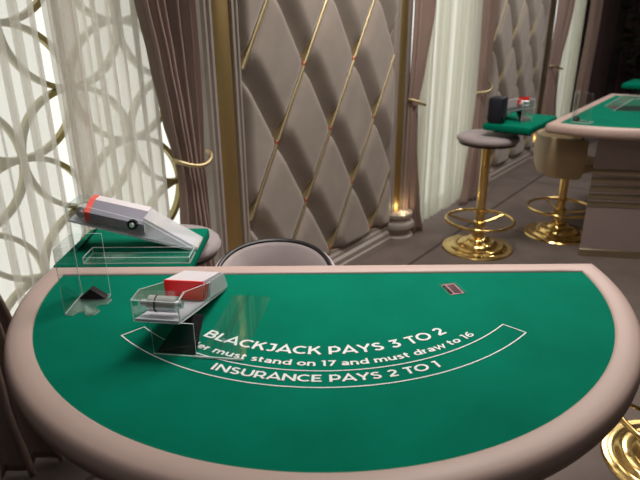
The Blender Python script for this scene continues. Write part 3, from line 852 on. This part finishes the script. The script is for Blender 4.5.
# ------------------------------------------------------------------ dark end of the room
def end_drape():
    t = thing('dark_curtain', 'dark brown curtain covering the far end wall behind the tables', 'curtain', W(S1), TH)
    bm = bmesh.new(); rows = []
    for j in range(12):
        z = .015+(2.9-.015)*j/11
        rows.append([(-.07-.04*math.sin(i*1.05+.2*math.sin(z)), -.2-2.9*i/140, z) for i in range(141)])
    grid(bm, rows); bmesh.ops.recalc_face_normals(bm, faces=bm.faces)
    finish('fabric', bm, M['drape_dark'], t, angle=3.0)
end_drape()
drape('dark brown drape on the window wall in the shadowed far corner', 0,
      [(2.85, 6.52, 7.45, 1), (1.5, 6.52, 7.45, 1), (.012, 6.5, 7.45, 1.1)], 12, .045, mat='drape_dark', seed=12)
pl = thing('potted_plant', 'dark leafy plant in shadow at the top right, beyond the second table', 'plant', W(6.95, .64), 0)
bm = bmesh.new(); lathe(bm, [(0, 0), (.15, 0), (.19, .38), (.2, .4), (.17, .4), (.16, .36), (0, .36)], 28); finish('pot', bm, M['black'], pl)
bm = bmesh.new(); tube(bm, [(0, 0, .35), (.02, .01, .9), (0, .02, 1.5)], [.03, .025, .015], 8); finish('stem', bm, M['leaf'], pl)
bm = bmesh.new(); rnd = random.Random(4)
for k in range(260):
    z = rnd.uniform(.7, 2.5); rr = .3*math.sin(PI*min(1, max(.05, (z-.5)/2.2)))*math.sqrt(rnd.random()); a = rnd.uniform(0, 2*PI)
    c = Vector((rr*math.cos(a), rr*math.sin(a), z)); d = Vector((math.cos(a), math.sin(a), rnd.uniform(-.6, .5))).normalized(); s_ = d.cross(Vector((0, 0, 1))).normalized()
    L = rnd.uniform(.12, .24); w = L*.2; n_ = d.cross(s_)*.02
    v = [bm.verts.new(c), bm.verts.new(c+d*L*.5+s_*w+n_), bm.verts.new(c+d*L), bm.verts.new(c+d*L*.5-s_*w+n_)]
    bm.faces.new(v)
finish('foliage', bm, M['leaf'], pl, smooth=False)

# ------------------------------------------------------------------ lights
def area(loc, size, energy, col, rot=(0, 0, 0), name='ceiling_and_fill_lamp'):
    l = bpy.data.lights.new(name, 'AREA'); l.shape = 'DISK'; l.size = size; l.energy = energy; l.color = col
    o = bpy.data.objects.new(name, l); COL.objects.link(o); o.location = loc; o.rotation_euler = rot
    return o
warm = (1, .91, .83); neut = (1, .95, .92)
def spot(loc, energy, col, deg, blend=1.0, size=.25, tgt=None):
    l = bpy.data.lights.new('ceiling_downlight', 'SPOT'); l.energy = energy; l.color = col; l.spot_size = math.radians(deg); l.spot_blend = blend; l.shadow_soft_size = size
    o = bpy.data.objects.new('ceiling_downlight', l); COL.objects.link(o); o.location = loc
    if tgt: o.rotation_euler = (Vector(tgt)-Vector(loc)).to_track_quat('-Z', 'Y').to_euler()
    return o
spot((.05, 1.9, 2.92), 134, neut, 78)
area((-.3, .5, 2.9), .9, 7, neut)
area((1.75, 2.7, 2.9), .8, 18, warm)
area((2.0, 4.2, 2.9), .8, 7, warm)
area((.72, 2.75, 2.9), .5, 24, warm)
area((4.0, 6.0, 2.9), .8, 8, warm)
area(W(3.7, 1.1, 2.9), .5, 24, neut)  # fill light added under the ceiling to brighten the far quilted panel
area(W(.75, .95, 2.9), .5, 8, neut)
for s in (-.1125, 1.5425, 3.0175, 4.6725):
    l = bpy.data.lights.new('pilaster_uplight', 'POINT'); l.energy = .25; l.color = (1, .75, .4); l.shadow_soft_size = .015
    o = bpy.data.objects.new('pilaster_uplight', l); COL.objects.link(o); o.location = W(s, .085, .25)
w = bpy.data.worlds.new('room_ambient'); sc.world = w; w.use_nodes = True
bg = w.node_tree.nodes['Background']; bg.inputs[0].default_value = (.5, .48, .47, 1); bg.inputs[1].default_value = .15

# ------------------------------------------------------------------ camera
cam = bpy.data.cameras.new('camera'); co = bpy.data.objects.new('camera', cam); COL.objects.link(co)
cam.sensor_width = 36; cam.lens = 575/640*36; cam.clip_start = .05
co.matrix_world = Matrix.Translation((0, 0, 1.6)) @ Matrix.Rotation(math.radians(90-21.55), 4, 'X') @ Matrix.Rotation(math.radians(-.4185), 4, 'Z')
cam.dof.use_dof = True; cam.dof.focus_distance = 1.55; cam.dof.aperture_fstop = 4.0
sc.camera = co
sc.cycles.transparent_max_bounces = 32
sc.cycles.max_bounces = 8
sc.view_settings.view_transform = 'Standard'; sc.view_settings.look = 'None'
sc.view_settings.gamma = 1.0; sc.view_settings.use_curve_mapping = False
sc.view_settings.exposure = 0.0
